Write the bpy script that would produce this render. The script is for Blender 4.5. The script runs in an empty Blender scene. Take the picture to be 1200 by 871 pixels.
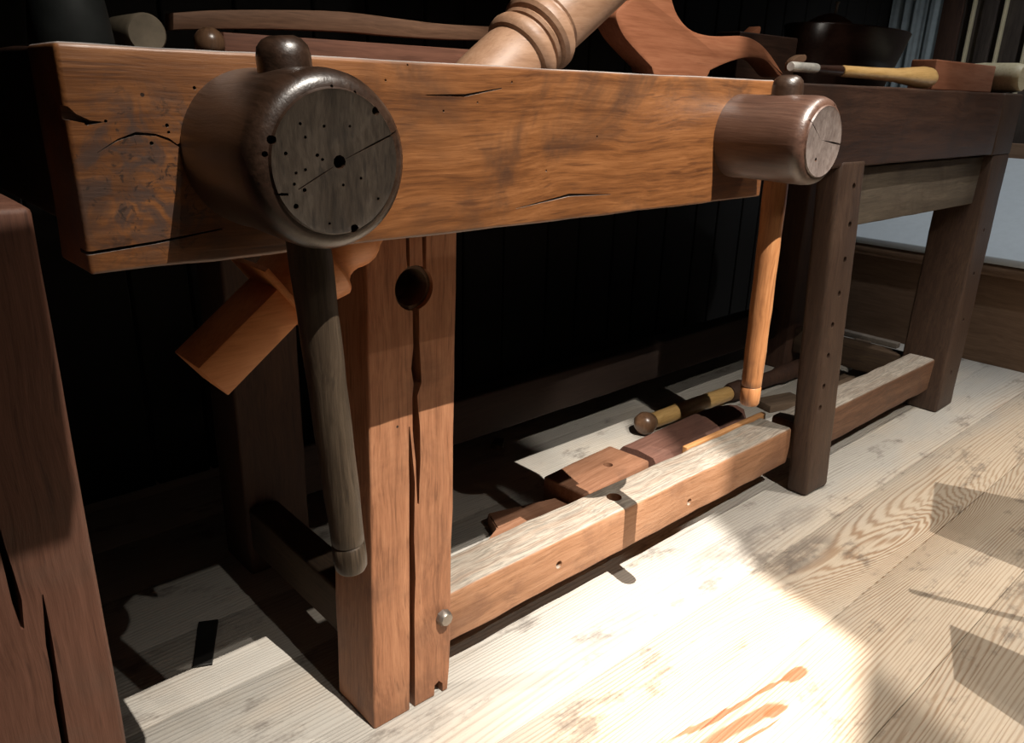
import bpy, bmesh, math, random
from mathutils import Vector, Matrix, noise
random.seed(7)
S = bpy.context.scene
COL = S.collection

# ------------------------------------------------------------------ camera
CW, CH, F = 1200.0, 871.0, 916.667
CAM = Vector((0, 0, 0.77))
ROT = Matrix(((0.74602067, 0.20619182, -0.63319673),
              (-0.66539452, 0.26867665, -0.69646464),
              (0.02651986, 0.94090265, 0.33763724)))      # columns: camera right / up / back in the room

def at(px, py, axis, val):
    """point of the room seen at an image position, on the plane axis = val"""
    d = ROT @ Vector((px - CW / 2, CH / 2 - py, -F))
    i = 'xyz'.index(axis)
    return CAM + d * ((val - CAM[i]) / d[i])

cam = bpy.data.cameras.new('camera')
cam.sensor_width = 36; cam.lens = F * 36 / CW; cam.clip_start = 0.01
co = bpy.data.objects.new('camera', cam); COL.objects.link(co)
co.matrix_world = Matrix.Translation(CAM) @ ROT.to_4x4()
S.camera = co

# ------------------------------------------------------------------ nodes
def new_mat(name):
    m = bpy.data.materials.new(name); m.use_nodes = True
    nt = m.node_tree
    for n in list(nt.nodes): nt.nodes.remove(n)
    out = nt.nodes.new('ShaderNodeOutputMaterial'); b = nt.nodes.new('ShaderNodeBsdfPrincipled')
    nt.links.new(b.outputs[0], out.inputs[0])
    return m, nt, b

class G:
    def __init__(s, nt): s.nt = nt
    def n(s, t, **kw):
        o = s.nt.nodes.new('ShaderNode' + t)
        for k, v in kw.items(): setattr(o, k, v)
        return o
    def l(s, a, b): s.nt.links.new(a, b)
    def val(s, sock, v):
        if hasattr(v, 'is_output') or isinstance(v, bpy.types.NodeSocket): s.l(v, sock)
        else: sock.default_value = v
    def math(s, op, a, b=0.0, c=0.0, clamp=False):
        o = s.n('Math', operation=op, use_clamp=clamp)
        for i, v in enumerate((a, b, c)): s.val(o.inputs[i], v)
        return o.outputs[0]
    def mix(s, f, a, b, mode='MIX'):
        o = s.n('Mix', data_type='RGBA', blend_type=mode)
        s.val(o.inputs[0], f)
        for i, v in ((6, a), (7, b)):
            s.val(o.inputs[i], v if not isinstance(v, tuple) else (*v, 1.0) if len(v) == 3 else v)
        return o.outputs[2]
    def mapping(s, vec, scale=(1, 1, 1), loc=(0, 0, 0), rot=(0, 0, 0)):
        o = s.n('Mapping'); s.l(vec, o.inputs[0])
        o.inputs['Scale'].default_value = scale; o.inputs['Location'].default_value = loc; o.inputs['Rotation'].default_value = rot
        return o.outputs[0]
    def noise(s, vec, scale, detail=4, rough=.55, dist=0.0):
        o = s.n('TexNoise'); s.l(vec, o.inputs['Vector'])
        o.inputs['Scale'].default_value = scale; o.inputs['Detail'].default_value = detail
        o.inputs['Roughness'].default_value = rough; o.inputs['Distortion'].default_value = dist
        return o.outputs[0]
    def ramp(s, fac, stops):
        o = s.n('ValToRGB'); s.l(fac, o.inputs[0])
        e = o.color_ramp.elements
        while len(e) > 1: e.remove(e[-1])
        e[0].position = stops[0][0]; e[0].color = (*stops[0][1], 1) if len(stops[0][1]) == 3 else stops[0][1]
        for p, c in stops[1:]:
            k = e.new(p); k.color = (*c, 1)
        return o.outputs[0]
    def step(s, v, a, b):
        o = s.n('MapRange', interpolation_type='SMOOTHSTEP'); s.val(o.inputs[0], v)
        o.inputs[1].default_value = a; o.inputs[2].default_value = b
        return o.outputs[0]

def wood(name, dark, mid, light, axis='x', grain=60, rough=.55, bump=.25, blotch=None, blotch_amt=.5,
         worm=0.0, knot=None, spec=.4, seed=0.0, stretch=.05, coat=0.0, dust=None, coord='Object'):
    """old timber with long fibres along one axis"""
    m, nt, b = new_mat(name); g = G(nt)
    tc = g.n('TexCoord'); v = tc.outputs[coord]
    sc = [1, 1, 1]; sc['xyz'.index(axis)] = stretch
    v0 = g.mapping(v, loc=(seed, seed * 1.7, seed * .6))
    warp = g.noise(v0, 5, 2)
    cmb = g.n('CombineXYZ'); w2 = g.math('MULTIPLY', g.math('SUBTRACT', warp, .5), .028)
    for i in range(3): g.l(w2, cmb.inputs[i])
    va = g.n('VectorMath', operation='ADD'); g.l(v0, va.inputs[0]); g.l(cmb.outputs[0], va.inputs[1])
    vs = g.mapping(va.outputs[0], scale=tuple(sc))
    fine = g.noise(vs, grain * 9, 4, .7)
    medium = g.noise(vs, grain * 2.2, 4, .6)
    broad = g.noise(vs, grain * .5, 3, .5)
    f = g.math('ADD', g.math('MULTIPLY', fine, .40), g.math('ADD', g.math('MULTIPLY', medium, .35), g.math('MULTIPLY', broad, .25)))
    c = g.ramp(f, [(.34, dark), (.48, mid), (.62, light)])
    pore = g.step(g.noise(g.mapping(va.outputs[0], scale=tuple(sc), loc=(.7, .3, .9)), grain * 7, 2, .5), .60, .70)
    c = g.mix(g.math('MULTIPLY', pore, .55), c, dark)
    if blotch:
        bl = g.noise(v0, 7, 5, .65, .6)
        c = g.mix(g.math('MULTIPLY', g.step(bl, .47, .68), blotch_amt), c, blotch)
    if dust:
        geo = g.n('NewGeometry'); sp = g.n('SeparateXYZ'); g.l(geo.outputs['Normal'], sp.inputs[0])
        up = g.step(sp.outputs[2], .55, .95)
        dn = g.step(g.noise(vs, grain * 2.0, 6, .75), .30, .62)
        dcol = g.mix(g.step(fine, .35, .65), tuple(x * .62 for x in dust), tuple(min(1, x * 1.25) for x in dust))
        c = g.mix(g.math('MULTIPLY', up, g.math('MULTIPLY_ADD', dn, .35, .65)), c, dcol)
    hgt = f
    if knot:
        dv = g.n('VectorMath', operation='DISTANCE'); g.l(v, dv.inputs[0]); dv.inputs[1].default_value = knot[:3]
        near = g.math('SUBTRACT', 1.0, g.step(dv.outputs['Value'], knot[3] * .35, knot[3]))
        sw = g.noise(g.mapping(v, scale=(1.5, 1, 1.5)), 26, 5, .6, 1.6)
        c = g.mix(g.math('MULTIPLY', near, g.math('MULTIPLY', g.step(sw, .42, .62), .85)), c, (.050, .033, .028))
        sw2 = g.noise(g.mapping(v, scale=(1.2, 1, 1.2), loc=(.4, 0, .2)), 60, 4, .6, 2.5)
        c = g.mix(g.math('MULTIPLY', near, g.math('MULTIPLY', g.step(sw2, .56, .66), .8)), c, (.018, .012, .010))
    if worm:
        vm = v0
        vo = g.n('TexVoronoi', feature='F1'); g.l(vm, vo.inputs['Vector']); vo.inputs['Scale'].default_value = worm
        vo.inputs['Randomness'].default_value = 1.0
        sepc = g.n('SeparateColor'); g.l(vo.outputs['Color'], sepc.inputs[0])
        pick = g.math('GREATER_THAN', sepc.outputs[0], .45)
        hole = g.math('MULTIPLY', g.math('LESS_THAN', vo.outputs['Distance'], .035), pick)
        c = g.mix(g.math('MULTIPLY', hole, .9), c, (.006, .004, .003))
        hgt = g.math('SUBTRACT', f, g.math('MULTIPLY', hole, 1.2))
    g.l(c, b.inputs['Base Color'])
    r = g.math('MULTIPLY_ADD', f, .25, rough - .12)
    g.l(r, b.inputs['Roughness'])
    b.inputs['Specular IOR Level'].default_value = spec
    b.inputs['Coat Weight'].default_value = coat; b.inputs['Coat Roughness'].default_value = .3
    bp = g.n('Bump'); bp.inputs['Strength'].default_value = bump; bp.inputs['Distance'].default_value = .004
    g.l(hgt, bp.inputs['Height']); g.l(bp.outputs[0], b.inputs['Normal'])
    return m

def plain(name, col, rough=.6, metal=0.0, spec=.4, mott=.25, scale=40):
    m, nt, b = new_mat(name); g = G(nt)
    tc = g.n('TexCoord'); n = g.noise(tc.outputs['Object'], scale, 5, .6)
    dk = tuple(x * (1 - mott) for x in col); lt = tuple(min(1, x * (1 + mott)) for x in col)
    g.l(g.ramp(n, [(.3, dk), (.7, lt)]), b.inputs['Base Color'])
    b.inputs['Roughness'].default_value = rough; b.inputs['Metallic'].default_value = metal
    b.inputs['Specular IOR Level'].default_value = spec
    bp = g.n('Bump'); bp.inputs['Strength'].default_value = .15; bp.inputs['Distance'].default_value = .002
    g.l(n, bp.inputs['Height']); g.l(bp.outputs[0], b.inputs['Normal'])
    return m

def floor_mat():
    m, nt, b = new_mat('pine_floor'); g = G(nt)
    tc = g.n('TexCoord'); v = tc.outputs['Object']
    sp = g.n('SeparateXYZ'); g.l(v, sp.inputs[0]); X, Y = sp.outputs[0], sp.outputs[1]
    bid = g.math('FLOOR', g.math('DIVIDE', g.math('SUBTRACT', Y, .57), .1525))
    wn = g.n('TexWhiteNoise', noise_dimensions='1D'); g.l(bid, wn.inputs['W'])
    rnd = wn.outputs['Value']
    # growth rings: contour lines of a drawn-out hill per board give cathedral arches
    cm = g.n('CombineXYZ')
    g.l(g.math('MULTIPLY_ADD', X, .75, g.math('MULTIPLY', rnd, 31.0)), cm.inputs[0])
    g.l(g.math('MULTIPLY', Y, 4.2), cm.inputs[1]); g.l(g.math('MULTIPLY', rnd, 7.0), cm.inputs[2])
    hill = g.noise(cm.outputs[0], 1.35, 1.2, .35)
    hx = g.math('DIVIDE', g.math('SUBTRACT', X, 1.42), .34); hy = g.math('DIVIDE', g.math('SUBTRACT', Y, g.math('MULTIPLY_ADD', X, -.10, .585)), .055)
    arch = g.math('POWER', 2.718, g.math('MULTIPLY', g.math('ADD', g.math('MULTIPLY', hx, hx), g.math('MULTIPLY', hy, hy)), -1.0))
    wob = g.noise(g.mapping(v, scale=(.6, 6, 1)), 9, 3, .6)
    ph = g.math('ADD', g.math('MULTIPLY', arch, 95.0), g.math('ADD', g.math('ADD', g.math('MULTIPLY', hill, 95.0), g.math('MULTIPLY', Y, 930.0)), g.math('ADD', g.math('MULTIPLY', wob, 5.0), g.math('MULTIPLY', g.noise(g.mapping(v, scale=(.25, 9, 1), loc=(2, 5, 0)), 3.5, 3, .6), 20.0))))
    ring = g.math('MULTIPLY_ADD', g.math('SINE', ph), .5, .5)
    late = g.math('MULTIPLY', g.math('POWER', ring, 2.5), g.math('MULTIPLY_ADD', g.noise(g.mapping(v, scale=(.8, 5, 1), loc=(5, 2, 0)), 4, 3, .6), 1.6, -.15), clamp=True)
    late = g.math('ADD', late, g.math('MULTIPLY', g.math('MULTIPLY', arch, ring), .6), clamp=True)
    fib = g.noise(g.mapping(v, scale=(2.2, 70, 1)), 9, 4, .7)
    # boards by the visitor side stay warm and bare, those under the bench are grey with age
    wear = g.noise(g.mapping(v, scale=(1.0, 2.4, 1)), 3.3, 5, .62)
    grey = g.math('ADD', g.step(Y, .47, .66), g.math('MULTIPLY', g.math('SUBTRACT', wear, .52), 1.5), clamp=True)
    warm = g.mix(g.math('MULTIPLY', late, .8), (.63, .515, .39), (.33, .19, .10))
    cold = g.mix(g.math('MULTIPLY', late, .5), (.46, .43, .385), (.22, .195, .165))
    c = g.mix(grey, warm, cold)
    c = g.mix(g.math('MULTIPLY', g.step(fib, .5, .8), .35), c, (.20, .15, .11))
    tint = g.math('MULTIPLY_ADD', rnd, .25, .80)
    c = g.mix(1.0, c, g.ramp(tint, [(0, (0, 0, 0)), (1, (1, 1, 1))]), 'MULTIPLY')
    # old dirt marks
    st = g.noise(g.mapping(v, scale=(1.1, 2.2, 1), loc=(3.1, 1.7, 0)), 6.5, 6, .7)
    c = g.mix(g.math('MULTIPLY', g.step(st, .54, .68), .6), c, (.085, .065, .055))
    for cx, cy, rx, ry, am in ((1.215, .545, .10, .030, .62), (1.13, .635, .13, .035, .5), (1.33, .62, .07, .03, .35), (.78, .62, .10, .03, .3)):
        ex = g.math('DIVIDE', g.math('SUBTRACT', X, cx), rx); ey = g.math('DIVIDE', g.math('SUBTRACT', Y, cy), ry)
        q = g.math('ADD', g.math('MULTIPLY', ex, ex), g.math('MULTIPLY', ey, ey))
        mk = g.math('MULTIPLY', g.math('SUBTRACT', 1.0, g.step(q, .2, 1.5)), g.step(g.noise(g.mapping(v, scale=(1, 1.6, 1)), 22, 5, .65), .30, .60))
        c = g.mix(g.math('MULTIPLY', mk, am), c, (.14, .12, .105))
    # red resin streaks with their knots
    def streak(cx, cy, hl, hw, ang):
        q = g.mapping(v, loc=(0, 0, 0))
        dx = g.math('SUBTRACT', X, cx); dy = g.math('SUBTRACT', Y, cy)
        u = g.math('ADD', g.math('MULTIPLY', dx, math.cos(ang)), g.math('MULTIPLY', dy, math.sin(ang)))
        w = g.math('SUBTRACT', g.math('MULTIPLY', dy, math.cos(ang)), g.math('MULTIPLY', dx, math.sin(ang)))
        u = g.math('DIVIDE', u, hl); w = g.math('DIVIDE', g.math('ADD', w, g.math('MULTIPLY', g.math('SUBTRACT', wob, .5), .022)), hw)
        r = g.math('ADD', g.math('MULTIPLY', u, u), g.math('MULTIPLY', w, w))
        return g.math('SUBTRACT', 1.0, g.step(r, .55, 1.1))
    for a in ((.80, .412, .14, .0045, -.155), (.775, .388, .085, .010, -.155), (.915, .392, .028, .011, -.2), (.832, .372, .024, .008, -.2), (.77, .368, .06, .003, -.16)):
        c = g.mix(g.math('MULTIPLY', streak(*a), .85), c, (.30, .085, .03))
    g.l(c, b.inputs['Base Color'])
    b.inputs['Roughness'].default_value = .62; b.inputs['Specular IOR Level'].default_value = .3
    bp = g.n('Bump'); bp.inputs['Strength'].default_value = .35; bp.inputs['Distance'].default_value = .003
    g.l(g.math('ADD', g.math('MULTIPLY', late, .6), g.math('MULTIPLY', fib, .6)), bp.inputs['Height']); g.l(bp.outputs[0], b.inputs['Normal'])
    return m

# palette ------------------------------------------------------------
M = {}
M['jaw'] = wood('orange_oak', (.055, .019, .007), (.150, .056, .017), (.24, .098, .034), 'x', 34, .42, .22, (.035, .019, .013), .7, 26, coat=.15, spec=.5, dust=(.30, .28, .27), knot=(.170, .54, .712, .075))
M['slab'] = wood('dark_oak', (.018, .008, .005), (.042, .019, .0115), (.068, .032, .019), 'x', 34, .5, .25, (.02, .012, .009), .5)
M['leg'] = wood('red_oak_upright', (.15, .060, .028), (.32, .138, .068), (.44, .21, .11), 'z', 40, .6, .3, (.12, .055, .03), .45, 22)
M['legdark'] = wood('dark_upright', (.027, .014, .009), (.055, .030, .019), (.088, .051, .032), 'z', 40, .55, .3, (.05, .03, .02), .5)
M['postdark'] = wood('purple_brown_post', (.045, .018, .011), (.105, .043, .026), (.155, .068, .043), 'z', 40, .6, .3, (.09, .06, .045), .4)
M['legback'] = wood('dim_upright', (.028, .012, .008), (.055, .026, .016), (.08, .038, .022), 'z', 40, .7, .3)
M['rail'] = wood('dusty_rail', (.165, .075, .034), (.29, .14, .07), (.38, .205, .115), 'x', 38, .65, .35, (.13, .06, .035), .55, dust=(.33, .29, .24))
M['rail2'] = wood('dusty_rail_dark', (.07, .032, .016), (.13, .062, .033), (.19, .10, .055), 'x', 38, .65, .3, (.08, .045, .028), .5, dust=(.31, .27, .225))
M['railback'] = wood('dim_rail', (.012, .007, .005), (.024, .013, .009), (.036, .021, .014), 'x', 38, .8, .3)  # rear rail colour darkened in place of the shade under the bench
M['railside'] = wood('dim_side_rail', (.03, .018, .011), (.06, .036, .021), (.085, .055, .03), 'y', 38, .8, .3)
M['apron'] = wood('grimy_board', (.05, .038, .026), (.085, .065, .045), (.13, .10, .07), 'x', 22, .75, .3, (.045, .028, .02), .6, 30)
M['hub'] = wood('black_hub', (.012, .006, .003), (.026, .0125, .007), (.042, .022, .013), 'y', 40, .36, .2, (.028, .018, .014), .5, 34, coat=.45, spec=.5)
M['hubface'] = wood('black_hub_face', (.011, .008, .006), (.028, .020, .014), (.052, .039, .028), 'z', 40, .42, .25, (.012, .010, .008), .6, 0, coat=.25, spec=.5, stretch=.2)
M['greyface'] = wood('grey_hub_face', (.045, .032, .027), (.082, .062, .054), (.125, .10, .088), 'z', 34, .5, .2, (.08, .045, .03), .6, stretch=.4)
M['hubred'] = wood('brown_hub', (.034, .016, .011), (.066, .032, .021), (.098, .052, .035), 'y', 34, .38, .2, (.04, .022, .016), .5, 0, coat=.3, spec=.6)
M['handle_dark'] = wood('grey_brown_handle', (.013, .008, .005), (.034, .023, .014), (.078, .055, .036), 'z', 46, .48, .3, (.05, .032, .02), .6, coat=.2)
M['handle_orange'] = wood('orange_handle', (.14, .052, .019), (.29, .122, .046), (.40, .19, .08), 'z', 40, .4, .15, (.10, .04, .018), .5, coat=.3)
M['post'] = wood('fresh_red_oak', (.16, .082, .045), (.22, .122, .072), (.27, .16, .10), 'x', 40, .5, .12, spec=.4, stretch=.09)
M['foot'] = wood('orange_foot_wood', (.46, .17, .055), (.58, .235, .085), (.66, .29, .115), 'x', 40, .5, .12, stretch=.09)  # post wood made brighter and more orange to stand in for light on it
M['mahog'] = wood('mahogany', (.24, .085, .04), (.34, .13, .065), (.42, .175, .09), 'x', 30, .5, .1)
M['lath'] = wood('brown_lath', (.13, .065, .038), (.22, .115, .068), (.31, .165, .098), 'x', 34, .6, .15)
M['lath2'] = wood('red_board', (.15, .065, .042), (.23, .10, .064), (.31, .135, .085), 'x', 30, .6, .12)
M['bowl'] = wood('walnut_bowl', (.018, .008, .006), (.04, .017, .011), (.06, .027, .018), 'x', 30, .3, .1, coat=.4)
M['box'] = wood('boxwood', (.44, .25, .08), (.60, .37, .14), (.70, .46, .20), 'x', 40, .35, .1, coat=.4)
M['pale'] = wood('pale_beech', (.46, .38, .22), (.58, .49, .31), (.66, .57, .38), 'x', 34, .5, .1)
M['block'] = wood('red_block', (.27, .10, .05), (.36, .14, .075), (.42, .18, .10), 'x', 24, .6, .1)
M['greyend'] = plain('weathered_end', (.21, .17, .12), .6)
M['knob'] = wood('brown_knob', (.08, .04, .02), (.15, .08, .045), (.2, .11, .06), 'z', 40, .3, .1, coat=.5)
M['greygreen'] = plain('dark_grey_metal', (.022, .025, .024), .55, 0.0)
M['purple'] = wood('purple_brown_plank', (.10, .045, .032), (.17, .08, .058), (.22, .11, .08), 'x', 34, .65, .25, (.09, .05, .04), .4, coord='Object')
M['step'] = wood('red_brown_offcut', (.17, .075, .04), (.27, .125, .068), (.34, .17, .10), 'x', 34, .65, .25, (.13, .07, .045), .4)
M['stripwood'] = wood('orange_strip_wood', (.30, .13, .045), (.44, .21, .08), (.54, .28, .12), 'x', 40, .55, .15)
M['dustlath'] = wood('dusty_lath', (.13, .10, .075), (.19, .15, .115), (.25, .2, .16), 'y', 34, .8, .15)
M['dim'] = wood('dim_offcut', (.07, .045, .03), (.12, .08, .052), (.16, .11, .075), 'x', 34, .8, .2)
M['iron'] = plain('dull_iron', (.30, .27, .24), .45, .8)
M['steel'] = plain('bright_steel', (.75, .72, .66), .3, .45)
M['hollow'] = plain('bore_lining', (.11, .07, .045), .7)
M['black'] = plain('black_paint', (.012, .011, .010), .6)
M['wall'] = wood('dark_plank_wall', (.002, .0015, .001), (.004, .003, .002), (.007, .005, .004), 'z', 20, .85, .2)  # planks coloured near black to stand in for missing light
M['riser'] = wood('plinth_oak', (.14, .08, .046), (.20, .12, .072), (.25, .155, .097), 'y', 30, .6, .1)
M['white'] = plain('white_panel', (.62, .66, .68), .55, mott=.04)
M['curtain'] = plain('grey_curtain', (.26, .30, .31), .9, mott=.1)
M['cream'] = wood('cream_strip', (.50, .42, .26), (.6, .52, .34), (.68, .6, .42), 'z', 30, .45, .05)
M['casedark'] = wood('case_panel', (.03, .022, .018), (.055, .042, .034), (.08, .062, .05), 'z', 30, .5, .1)
M['floor'] = floor_mat()

# ------------------------------------------------------------------ mesh tools
def link(name, bm, mat, parent=None, smooth=True, angle=40, mats=None):
    bmesh.ops.recalc_face_normals(bm, faces=bm.faces[:])
    me = bpy.data.meshes.new(name); bm.to_mesh(me); bm.free()
    for x in (mats or [mat]): me.materials.append(x)
    if smooth:
        me.shade_smooth(); me.set_sharp_from_angle(angle=math.radians(angle))
    o = bpy.data.objects.new(name, me); COL.objects.link(o)
    if parent:
        o.parent = parent
    return o

def thing(name, label, cat, loc=(0, 0, 0), group=None):
    e = bpy.data.objects.new(name, None); COL.objects.link(e); e.location = loc; e.empty_display_size = .05
    e['label'] = label; e['category'] = cat
    if group: e['group'] = group
    return e

def tag(o, label, cat, group=None):
    o['label'] = label; o['category'] = cat
    if group: o['group'] = group
    return o

def settle(o, root):
    """make a top-level mesh's origin its base point"""
    me = o.data; root = Vector(root)
    me.transform(Matrix.Translation(-root)); o.location = root
    return o

def rough_up(bm, amp, freq=14, seed=0.0):
    if amp <= 0: return
    bm.normal_update()
    mv = []
    for v in bm.verts:
        p = v.co * freq + Vector((seed, seed * 2, -seed))
        d = noise.noise(p) * .7 + noise.noise(p * 2.7) * .3
        mv.append((v, v.normal * d * amp))
    for v, d in mv: v.co += d

def slices(bm, step):
    lo = [min(v.co[i] for v in bm.verts) for i in range(3)]; hi = [max(v.co[i] for v in bm.verts) for i in range(3)]
    for i in range(3):
        n = int((hi[i] - lo[i]) / step)
        for k in range(1, n):
            p = [0, 0, 0]; q = [0, 0, 0]; p[i] = lo[i] + (hi[i] - lo[i]) * k / n; q[i] = 1
            bmesh.ops.bisect_plane(bm, geom=bm.verts[:] + bm.edges[:] + bm.faces[:], plane_co=p, plane_no=q)

def hexa(lo4, hi4, bev=.004, step=.05, amp=.0012, seed=0.0, segs=3):
    """eight-cornered timber: lo4/hi4 = four corners at the bottom and at the top, in ring order"""
    bm = bmesh.new()
    a = [bm.verts.new(p) for p in lo4]; b = [bm.verts.new(p) for p in hi4]
    bm.faces.new(a[::-1]); bm.faces.new(b)
    for i in range(4): bm.faces.new((a[i], a[(i + 1) % 4], b[(i + 1) % 4], b[i]))
    bmesh.ops.recalc_face_normals(bm, faces=bm.faces[:])
    if bev: bmesh.ops.bevel(bm, geom=bm.edges[:], offset=bev, segments=segs, affect='EDGES', profile=.5)
    if step: slices(bm, step)
    rough_up(bm, amp, 14, seed)
    return bm

def box(x0, x1, y0, y1, z0, z1, **k):
    r = lambda z: [(x0, y0, z), (x1, y0, z), (x1, y1, z), (x0, y1, z)]
    return hexa(r(z0), r(z1), **k)

def lathe(profile, p0, axis, seg=48, cap=True, amp=0.0, seed=0, jig=None):
    """profile: (distance along axis, radius)"""
    axis = Vector(axis).normalized(); p0 = Vector(p0)
    u = axis.orthogonal().normalized(); w = axis.cross(u)
    bm = bmesh.new(); rings = []
    for t, r in profile:
        c = p0 + axis * t
        if r < 1e-5: rings.append([bm.verts.new(c)]); continue
        rings.append([bm.verts.new(c + (u * math.cos(2 * math.pi * k / seg) + w * math.sin(2 * math.pi * k / seg)) * r) for k in range(seg)])
    for A, B in zip(rings, rings[1:]):
        for k in range(seg):
            k2 = (k + 1) % seg
            if len(A) == 1 and len(B) == 1: continue
            if len(A) == 1: bm.faces.new((A[0], B[k], B[k2]))
            elif len(B) == 1: bm.faces.new((A[k], B[0], A[k2]))
            else: bm.faces.new((A[k], B[k], B[k2], A[k2]))
    if cap:
        for R in (rings[0], rings[-1]):
            if len(R) > 1: bm.faces.new(R)
    rough_up(bm, amp, 14, seed)
    return bm

def prism(poly, y0, y1, bev=.003, amp=0.0, step=0, segs=2):
    """outline in x-z given depth y0..y1"""
    bm = bmesh.new()
    A = [bm.verts.new((x, y0, z)) for x, z in poly]; B = [bm.verts.new((x, y1, z)) for x, z in poly]
    n = len(poly)
    bm.faces.new(A); bm.faces.new(B[::-1])
    for i in range(n): bm.faces.new((A[i], A[(i + 1) % n], B[(i + 1) % n], B[i]))
    bmesh.ops.recalc_face_normals(bm, faces=bm.faces[:])
    if bev:
        ed = [e for e in bm.edges if all(abs(v.co.y - y0) < 1e-6 for v in e.verts) or all(abs(v.co.y - y1) < 1e-6 for v in e.verts)]
        bmesh.ops.bevel(bm, geom=ed, offset=bev, segments=segs, affect='EDGES', profile=.5)
    if step: slices(bm, step)
    rough_up(bm, amp)
    return bm

def smooth_line(pts, n=8, closed=False):
    out = []; N = len(pts)
    rng = range(N if closed else N - 1)
    for i in rng:
        g = lambda k: Vector(pts[k % N]) if closed else Vector(pts[max(0, min(N - 1, k))])
        p0, p1, p2, p3 = g(i - 1), g(i), g(i + 1), g(i + 2)
        for j in range(n):
            t = j / n
            out.append(.5 * ((2 * p1) + (p2 - p0) * t + (2 * p0 - 5 * p1 + 4 * p2 - p3) * t * t + (3 * p1 - p0 - 3 * p2 + p3) * t ** 3))
    if not closed: out.append(Vector(pts[-1]))
    return [tuple(v) for v in out]

def cut(o, cutters):
    """carve real recesses into a part"""
    tmp = []
    for bm in cutters:
        bmesh.ops.recalc_face_normals(bm, faces=bm.faces[:])
        me = bpy.data.meshes.new('t'); bm.to_mesh(me); bm.free()
        me.materials.append(o.data.materials[0])
        c = bpy.data.objects.new('t', me); COL.objects.link(c); tmp.append(c)
        if o.parent: c.parent = o.parent
        md = o.modifiers.new('b', 'BOOLEAN'); md.operation = 'DIFFERENCE'; md.object = c; md.solver = 'EXACT'
    dg = bpy.context.evaluated_depsgraph_get(); dg.update()
    me = bpy.data.meshes.new_from_object(o.evaluated_get(dg), depsgraph=dg)
    o.modifiers.clear(); old = o.data; nm = old.name; o.data = me; bpy.data.meshes.remove(old); me.name = nm
    me.shade_smooth(); me.set_sharp_from_angle(angle=math.radians(38))
    for c in tmp:
        d = c.data; bpy.data.objects.remove(c); bpy.data.meshes.remove(d)

def drill(p, axis, depth, r, seg=16):
    a = Vector(axis).normalized()
    return lathe([(-.02, r), (depth, r)], p, a, seg)

def crack_y(pts, y0, y1):
    """slit in an x-z face: (x, z, half width) points, carved between depths y0 and y1"""
    L = [(x - w, z) for x, z, w in pts]; R = [(x + w, z) for x, z, w in pts]
    return prism(L + R[::-1], y0, y1, bev=0)

def crack_x(pts, y0, y1):
    """slit running along x in an x-z face: (x, z, half height)"""
    L = [(x, z - w) for x, z, w in pts]; R = [(x, z + w) for x, z, w in pts]
    return prism(L + R[::-1], y0, y1, bev=0)

# ------------------------------------------------------------------ setting
def structure(o):
    o['kind'] = 'structure'; return o

bm = bmesh.new()
y = .57 - 9 * .1525; k = 0
while y < 1.6:
    joints = [-1.6, 5.0]
    b2 = box(joints[0], joints[1], y + .0005, y + .1525 - .0005, -.03, 0.0 - .0006 * (k % 3 == 1), bev=.0009, step=0, amp=0, segs=2)
    me = bpy.data.meshes.new('t'); b2.to_mesh(me); b2.free(); bm.from_mesh(me); bpy.data.meshes.remove(me)
    y += .1525; k += 1
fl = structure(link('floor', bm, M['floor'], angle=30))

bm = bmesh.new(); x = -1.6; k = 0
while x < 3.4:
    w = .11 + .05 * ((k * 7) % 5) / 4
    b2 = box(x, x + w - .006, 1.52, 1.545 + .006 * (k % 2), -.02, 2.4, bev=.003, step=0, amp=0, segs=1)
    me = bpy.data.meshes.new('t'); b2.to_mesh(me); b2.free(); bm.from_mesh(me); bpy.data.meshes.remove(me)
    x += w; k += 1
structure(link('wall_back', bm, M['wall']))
bm = box(3.36, 3.40, -1.0, 1.55, -.02, 2.4, bev=0, step=0, amp=0)
structure(link('wall_right', bm, M['casedark']))

# ------------------------------------------------------------------ the workbench
WB = thing('workbench', 'long old workbench with thick orange oak vise jaw and two fat screw hubs', 'workbench')
part = lambda n, b, m, p=WB, **k: link(n, b, M[m], p, **k)

part('bench_top', box(.162, 2.17, .685, 1.22, .655, .795, bev=.005, amp=.002), 'slab')
part('end_cap', box(2.172, 2.30, .685, 1.22, .653, .796, bev=.006, amp=.0015), 'legdark')['label'] = 'dark end cap'  # last stretch of the top, in a darker material

# left front leg with bored hole and long shakes
leg = part('leg', hexa([(.406, .687, 0), (.524, .684, .0), (.524, .776, 0), (.406, .776, 0)],
                       [(.419, .685, .655), (.536, .685, .655), (.536, .776, .655), (.419, .776, .655)], bev=.0028, step=.025, amp=.0016, seed=3), 'leg')
cuts = [drill((.476, .685, .566), (0, 1, 0), .06, .025, 28),
        crack_y([(.4690, .70, .0022), (.4690, .60, .0022), (.4695, .58, .001)], .66, .73),
        crack_y([(.4905, .70, .0032), (.4905, .62, .0028), (.4900, .58, .002)], .66, .73),
        crack_y([(.4775, .56, .0045), (.478, .50, .0042), (.4765, .475, .0065), (.4785, .455, .0055), (.4745, .44, .0035), (.476, .40, .0052), (.4775, .36, .0035), (.477, .30, .0012)], .66, .75),
        crack_y([(.4665, .405, .0006), (.4675, .36, .0030), (.4690, .33, .0040), (.4668, .26, .0036), (.4672, .20, .0045), (.4655, .14, .0036), (.4640, .08, .0042), (.4625, -.02, .0046)], .66, .75),
        prism([(.497, -.02), (.512, -.02), (.512, .015), (.506, .022), (.499, .018)], .66, .72, bev=0),
        prism([(.524, .05), (.54, .05), (.54, -.02), (.517, -.02)], .66, .80, bev=0)]
cut(leg, cuts)

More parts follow.
